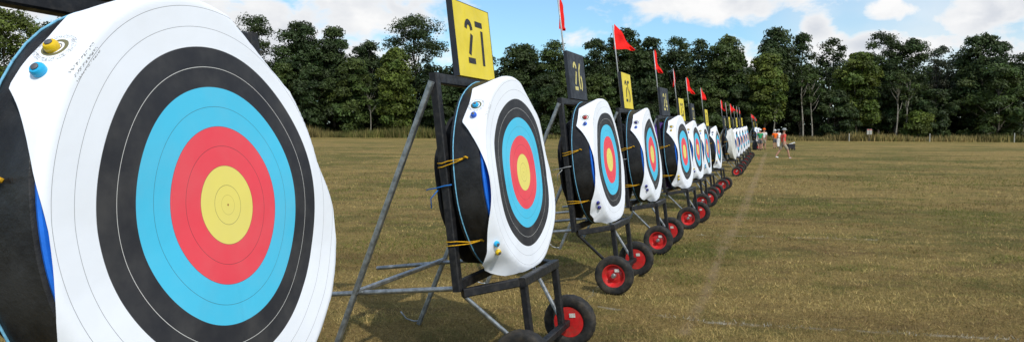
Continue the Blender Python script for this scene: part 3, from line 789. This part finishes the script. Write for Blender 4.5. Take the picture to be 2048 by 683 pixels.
for idx, (num, X, Y, yaw, lab) in enumerate(spots):
    root = roots[idx]
    root.location = (X, Y, gz(Y) if idx else .09); root.rotation_euler = (0, 0, R(yaw))
    tag(root, lab, 'archery target', 'wheeled archery targets in a row')
    rs = random.Random(num * 3 + 1)
    if idx < 10:
        co, fs, uv, warp = make_paper(num, num == 20)
        pa = np_mesh('paper_face', [tuple(c) for c in co], fs, M['paper_plain'] if num == 20 else M['paper'], root, True, uv=uv)
        if num != 20: last_paper = pa
        if num in pins:
            for (x, y), pm in zip(((-.530, .472), (-.578, .405), (-.545, -.40), (-.515, -.455)), pins[num]): pin(pa, warp, x, y, pm)
    else:
        pa = last_paper.copy(); col.objects.link(pa); pa.parent = root; pa.name = 'paper_face'
    yellow = num % 2 == 1
    nb = MB(); nb.bar(L(0, .662, -.262), L(0, 1.150, -.262), .59, .040, LN, .003)
    nbo = nb.build('number_board', M['board_yellow' if yellow else 'board_black'], root)
    if yellow:                                        # black painted edge of the board
        ed = MB()
        for s in (-1, 1): ed.bar(L(s * .2965, .661, -.262), L(s * .2965, 1.151, -.262), .0035, .0425, LN, .0005)
        ed.bar(L(-.298, 1.1525, -.262), L(.298, 1.1525, -.262), .0425, .0035, LV, .0005)
        ed.build('board_edge', M['board_black'], nbo)
    make_numeral(str(num), -.2395).build('numeral', M['numeral_black' if yellow else 'numeral_yellow'], nbo)
    pole = [c for c in kids(root) if c.name.startswith('flag_pole')][0]
    make_flag(pole, rs, .08 if num == 26 else 0)
    if num != 27:
        bag = [c for c in kids(root) if c.name.startswith('rear_cover')]
        for c in (kids(bag[0]) if bag else []): c.data = c.data.copy(); c.data.materials[0] = M['pole']
    if num == 26:
        bl = [c for c in kids(root) if c.name.startswith('brace')]
        for c in bl[:1]: c.data = c.data.copy(); c.data.materials[0] = M['black_steel']
    if num == 24:
        bag = [c for c in kids(root) if c.name.startswith('rear_cover')][0]
        mb = MB(); mb.lathe([(.001, -.30), (.60, -.30), (.58, -.31), (.58, -.60), (.565, -.615), (.001, -.615)], 64, lambda r, a, n: L(r * math.cos(a) - .01, -.02 + r * math.sin(a), n))
        for c in kids(bag): bpy.data.objects.remove(c)
        bpy.data.objects.remove(bag)
        mb.build('foam_block', M['purple'], root, True, 40)

# ------------------------------------------------------------------ people
for nm, c in dict(skin=(.42, .23, .16), red_shirt=(.72, .09, .07), khaki=(.33, .29, .22), white_cloth=(.75, .75, .74), grey_cloth=(.10, .10, .11), green_shirt=(.03, .28, .12),
                  orange_vest=(.95, .14, .008), hat_grey=(.28, .30, .30), dark_cloth=(.03, .03, .035), hair=(.05, .035, .025), navy_cloth=(.03, .05, .16)).items():
    M[nm] = simple(nm.replace('_', ' '), c, .8, 0, .2, .15, 9, .3, 30)

def skin_mesh(name, pts, edges, mat, parent, sub=2):
    me = bpy.data.meshes.new(name); me.from_pydata([p[:3] for p in pts], edges, []); me.update()
    o = bpy.data.objects.new(name, me); col.objects.link(o); o.parent = parent
    sk = o.modifiers.new('skin', 'SKIN'); sk.use_smooth_shade = True
    if not me.skin_vertices: me.attributes
    return o, sk
def skinned(name, pts, edges, mat, parent, sub=2):
    import bmesh
    me = bpy.data.meshes.new(name)
    bm = bmesh.new(); lay = bm.verts.layers.skin.verify()
    vs = []
    for i, p in enumerate(pts):
        v = bm.verts.new(p[:3]); r = p[3]
        v[lay].radius = (r, r) if not isinstance(r, tuple) else r
        v[lay].use_root = i == 0; vs.append(v)
    for a, b_ in edges: bm.edges.new((vs[a], vs[b_]))
    bm.to_mesh(me); bm.free(); me.materials.append(mat)
    o = bpy.data.objects.new(name, me); col.objects.link(o); o.parent = parent
    sk = o.modifiers.new('skin', 'SKIN'); sk.use_smooth_shade = True; sk.branch_smoothing = .3
    o.modifiers.new('sub', 'SUBSURF').levels = sub; o.modifiers['sub'].render_levels = sub
    return o

def person(loc, rz, h, stride, arms, top, top_mat, legs_mat, label, hat=None, shorts=True, shoes='white_cloth', sleeves=True, group=None):
    """faces local -Y; stride: (left foot forward, right foot forward); arms: per side (elbow, wrist) offsets from the shoulder"""
    k = h / 1.75
    root = empty('person', loc, rz); root.scale = (k, k, k); tag(root, label, 'person', group)
    P = [(0, 0, .95, .125), (0, 0, 1.10, .12), (0, 0, 1.28, .14), (0, 0, 1.42, .115), (0, -.01, 1.50, .058), (0, -.025, 1.56, .06), (0, -.035, 1.64, .088), (0, -.03, 1.71, .07)]
    E = [(i, i + 1) for i in range(7)]
    def add(p, par): P.append(p); E.append((par, len(P) - 1)); return len(P) - 1
    wrists = []; knees = []
    for s, fwd, arm in ((-1, stride[0], arms[0]), (1, stride[1], arms[1])):
        hp = add((s * .095, 0, .90, .092), 0); kn = add((s * .10, -fwd * .55 - (.03 if fwd > 0 else .05), .50, .062), hp)
        an = add((s * .10, -fwd + (0.02), .09 + (.05 if fwd < -.1 else 0), .042), kn); add((s * .115, -fwd - .13, .035, .035), an)
        sh = add((s * .185, 0, 1.41, .062), 3)
        e = Vector((s * .185, 0, 1.41)) + Vector(arm[0]); wv = e + Vector(arm[1])
        el_ = add((*e, .042), sh); wr = add((*wv, .029), el_); d = Vector(arm[1]).normalized()
        pm = add((*(wv + d * .08), .034), wr)
        side = d.cross(Vector((1, 0, 0))).normalized() if abs(d.x) < .9 else Vector((0, 0, 1))
        for q in range(4):
            off = side * (q - 1.5) * .02
            tp = add((*(wv + d * .12 + off), .009), pm); add((*(wv + d * (.165 - .01 * abs(q - 1)) + off + Vector((-s * .012, 0, 0))), .008), tp)
        th = add((*(wv + d * .05 - side * .045), .011), wr)
        wrists.append(wv); knees.append((hp, kn, an, e))
    body = skinned('body', P, E, M['skin'], root)
    # face: eyes, nose, ears
    fc = MB()
    for s in (-1, 1):
        fc.lathe([(.001, -.006), (.011, 0), (.001, .006)], 8, lambda r, a, z, s=s: Vector((s * .032 + r * math.cos(a), -.118 + z, 1.655 + r * math.sin(a))))
    fc.build('eyes', M['dark_cloth'], body)
    S = [(0, 0, .93, .142), (0, 0, 1.10, .138), (0, 0, 1.28, .158), (0, 0, 1.415, .128), (0, 0, 1.47, .075)]; SE = [(i, i + 1) for i in range(4)]
    if sleeves:
        for s, arm in ((-1, arms[0]), (1, arms[1])):
            S.append((s * .19, 0, 1.405, .08)); SE.append((3, len(S) - 1))
            e = Vector((s * .185, 0, 1.41)) + Vector(arm[0]) * .72; S.append((*e, .062)); SE.append((len(S) - 2, len(S) - 1))
    skinned('shirt', S, SE, M[top_mat], root)
    Q = [(0, 0, .985, .135), (0, 0, .90, .14)]; QE = [(0, 1)]
    for s, (hp, kn, an, e) in zip((-1, 1), knees):
        Q.append((P[hp][0], P[hp][1], .84, .108)); QE.append((1, len(Q) - 1))
        f_ = 1.0 if shorts else 1
        kx, ky, kz, _ = P[kn]
        Q.append((kx, ky, kz + .02, .088)); QE.append((len(Q) - 2, len(Q) - 1))
        if not shorts:
            Q.append((P[an][0], P[an][1], P[an][2] + .02, .065)); QE.append((len(Q) - 2, len(Q) - 1))
    skinned('shorts' if shorts else 'trousers', Q, QE, M[legs_mat], root)
    for hp, kn, an, e in knees:
        ax, ay, az_, _ = P[an]
        skinned('shoe', [(ax, ay + .03, max(.045, az_ - .05), .05), (ax, ay - .06, max(.045, az_ - .055), .048), (ax, ay - .16, .04, .04)], [(0, 1), (1, 2)], M[shoes], root, 1)
    if hat:
        ht = MB(); ht.lathe([(.17, -.012), (.168, 0), (.112, .012), (.108, .075), (.085, .105), (.001, .112)], 24, lambda r, a, z: Vector((r * math.cos(a) * .95, -.035 + r * math.sin(a), 1.705 + z)))
        ht.build('hat', M[hat], root, True)
    else:
        hr = MB(); hr.lathe([(.098, -.05), (.104, .0), (.095, .05), (.06, .085), (.001, .095)], 20, lambda r, a, z: Vector((r * math.cos(a), -.01 + r * math.sin(a), 1.68 + z)))
        hr.build('hair', M['hair'], root, True)
    return root

hang = ((-.03, .02, -.29), (-.005, -.06, -.24))
p = at(1566, 43.0)
person(p, R(96), 1.76, (.36, -.38), (((-.03, .10, -.27), (0, -.02, -.24)), ((.03, -.10, -.26), (0, -.16, -.18))), None, 'red_shirt', 'khaki', 'man in a salmon red shirt, khaki shorts and grey hat walking to the right', 'hat_grey')
p = at(1519, 59)
person(p, R(178), 1.70, (.08, -.06), (hang, tuple((-a[0], a[1], a[2]) for a in hang)), None, 'green_shirt', 'grey_cloth', 'person in a green shirt seen from behind, dark shorts, white cap', 'white_cloth', shoes='dark_cloth')
p = at(1526.5, 61)
person(p, R(150), 1.76, (.12, -.1), (hang, tuple((-a[0], a[1], a[2]) for a in hang)), None, 'white_cloth', 'khaki', 'person in a white shirt just right of the one in green', 'orange_vest', shoes='dark_cloth')
p = at(1549, 66)
person(p, R(182), 1.68, (.04, -.03), (((-.10, .0, -.26), (.06, -.12, -.2)), ((.10, .0, -.26), (-.06, -.12, -.2))), None, 'orange_vest', 'grey_cloth', 'person in an orange vest and white hat seen from behind', 'white_cloth', shoes='dark_cloth')
p = at(1556, 68)
person(p, R(200), 1.72, (.06, -.06), (hang, tuple((-a[0], a[1], a[2]) for a in hang)), None, 'white_cloth', 'white_cloth', 'person in white with a grey hat beside the orange vest', 'hat_grey', shorts=False, shoes='dark_cloth')
# bag on the far side of the green shirt
p = at(1509, 59.5)
bgm = MB(); bgm.loft([[Vector((math.cos(a) * rx, math.sin(a) * ry, z)) for a in np.linspace(0, 2 * math.pi, 13)[:-1]] for rx, ry, z in ((.12, .1, 0), (.19, .15, .05), (.22, .17, .35), (.2, .15, .6), (.1, .08, .72))])
bag = bgm.build('archery_bag', M['dark_cloth'], None, True); bag.location = p
tag(bag, 'black upright bag standing left of the person in green', 'bag')
hdl = MB(); hdl.tube([(-.08, 0, .70), (-.06, 0, .80), (.06, 0, .80), (.08, 0, .70)], .012, 6); hdl.build('bag_handle', M['grey_cloth'], bag, True)

# folding wagon
p = at(1581, 60); wg = empty('folding_wagon', p, R(5)); tag(wg, 'small black folding wagon with a white cloth on top, right of the walking man', 'wagon')
mb = MB(); 
o_ = [(-.30, -.2), (.30, -.2), (.30, .2), (-.30, .2)]; i_ = [(-.27, -.17), (.27, -.17), (.27, .17), (-.27, .17)]
mb.loft([[Vector((x * .9, y * .9, .16)) for x, y in o_], [Vector((x, y, .50)) for x, y in o_], [Vector((x, y, .50)) for x, y in i_], [Vector((x * .9, y * .9, .2)) for x, y in i_]])
mb.build('tub', M['dark_cloth'], wg)
for x in (-.22, .22):
    for y in (-.2, .2):
        mb = MB(); mb.lathe([(.02, -.02), (.085, -.022), (.09, -.012), (.09, .012), (.085, .022), (.02, .02)], 18, lambda r, a, z: Vector((x + r * math.cos(a), y + z, .09 + r * math.sin(a)))); mb.build('wagon_wheel', M['rubber'], wg, True, 40)
mb = MB(); mb.tube([(-.3, 0, .3), (-.42, 0, .5), (-.52, 0, .75)], .012, 6); mb.build('pull_handle', M['grey_cloth'], wg, True)
mb = MB(); n_ = 9
mb.add([Vector((-.10 + .40 * i / n_, -.15 + .3 * j / n_, .505 + .16 * (i / n_) * (1 - .5 * abs(j / n_ - .5)) + .02 * math.sin(i * 1.3 + j * 2.1))) for i in range(n_ + 1) for j in range(n_ + 1)],
       [(i * (n_ + 1) + j, (i + 1) * (n_ + 1) + j, (i + 1) * (n_ + 1) + j + 1, i * (n_ + 1) + j + 1) for i in range(n_) for j in range(n_)])
clo = mb.build('white_cloth', M['white_cloth'], None, True); clo.location = p; tag(clo, 'white cloth lying over the black folding wagon', 'cloth')

# ------------------------------------------------------------------ posts and the sign at the edge of the field
M['white_paint'] = simple('white painted timber', (.34, .34, .31), .6, 0, .3, .15, 9)
M['sign_red'] = simple('red sign paint', (.45, .03, .03), .5)
for px, ty, lab in ((1697, 268, 'short white marker post left of the two panel sign'), (1858, 268, 'short white marker post right of the pale shrub'), (2027, 267, 'short white marker post near the right edge')):
    g = at(px, 128); H = zpx(px, ty, 128) - g.z
    mb = MB(); mb.bar((0, 0, -.05), (0, 0, H), .14, .12, (0, 1, 0), .02); po = mb.build('marker_post', M['white_paint'], None); po.location = g
    tag(po, lab, 'post', 'white marker posts along the edge of the field')
    cpm = MB(); cpm.loft([[Vector((x * s, y * s, H + z)) for x, y in ((-.09, -.07), (.09, -.07), (.09, .07), (-.09, .07))] for s, z in ((1, .002), (1.05, .03), (.2, .10))]); cpm.build('post_cap', M['white_paint'], po)
g = at(1737, 128); H = zpx(1737, 258, 128) - g.z
sg = empty('notice_sign', g); tag(sg, 'two panel white notice sign on a post at the edge of the wood', 'sign')
for x in (-.24, .24):
    mb = MB(); mb.bar((x, -.03, H - .95), (x, -.03, H), .42, .03, (0, 1, 0), .01); pn = mb.build('sign_panel', M['white_paint'], sg)
    mb = MB(); mb.bar((x, -.050, H - .16), (x, -.050, H - .04), .34, .008, (0, 1, 0), .001); mb.build('red_band', M['sign_red'], pn)
mb = MB(); mb.bar((0, .03, -.1), (0, .03, H - .1), .09, .07, (0, 1, 0), .01); mb.build('post', M['bark'], sg)

# ------------------------------------------------------------------ camera
cam = bpy.data.cameras.new('Camera'); cam.sensor_width = 36; cam.lens = 36 * F; cam.clip_start = .05; cam.clip_end = 12000
co_ = bpy.data.objects.new('Camera', cam); col.objects.link(co_)
co_.matrix_world = Matrix.Translation((0, 0, CAMH)) @ Matrix.Rotation(R(90 - PITCH), 4, 'X') @ Matrix.Rotation(R(ROLL), 4, 'Z')
scene.camera = co_
scene.render.resolution_x, scene.render.resolution_y = 1024, 341
scene.view_settings.view_transform = 'Standard'; scene.view_settings.look = 'None'
scene.view_settings.exposure = 0; scene.view_settings.gamma = 1
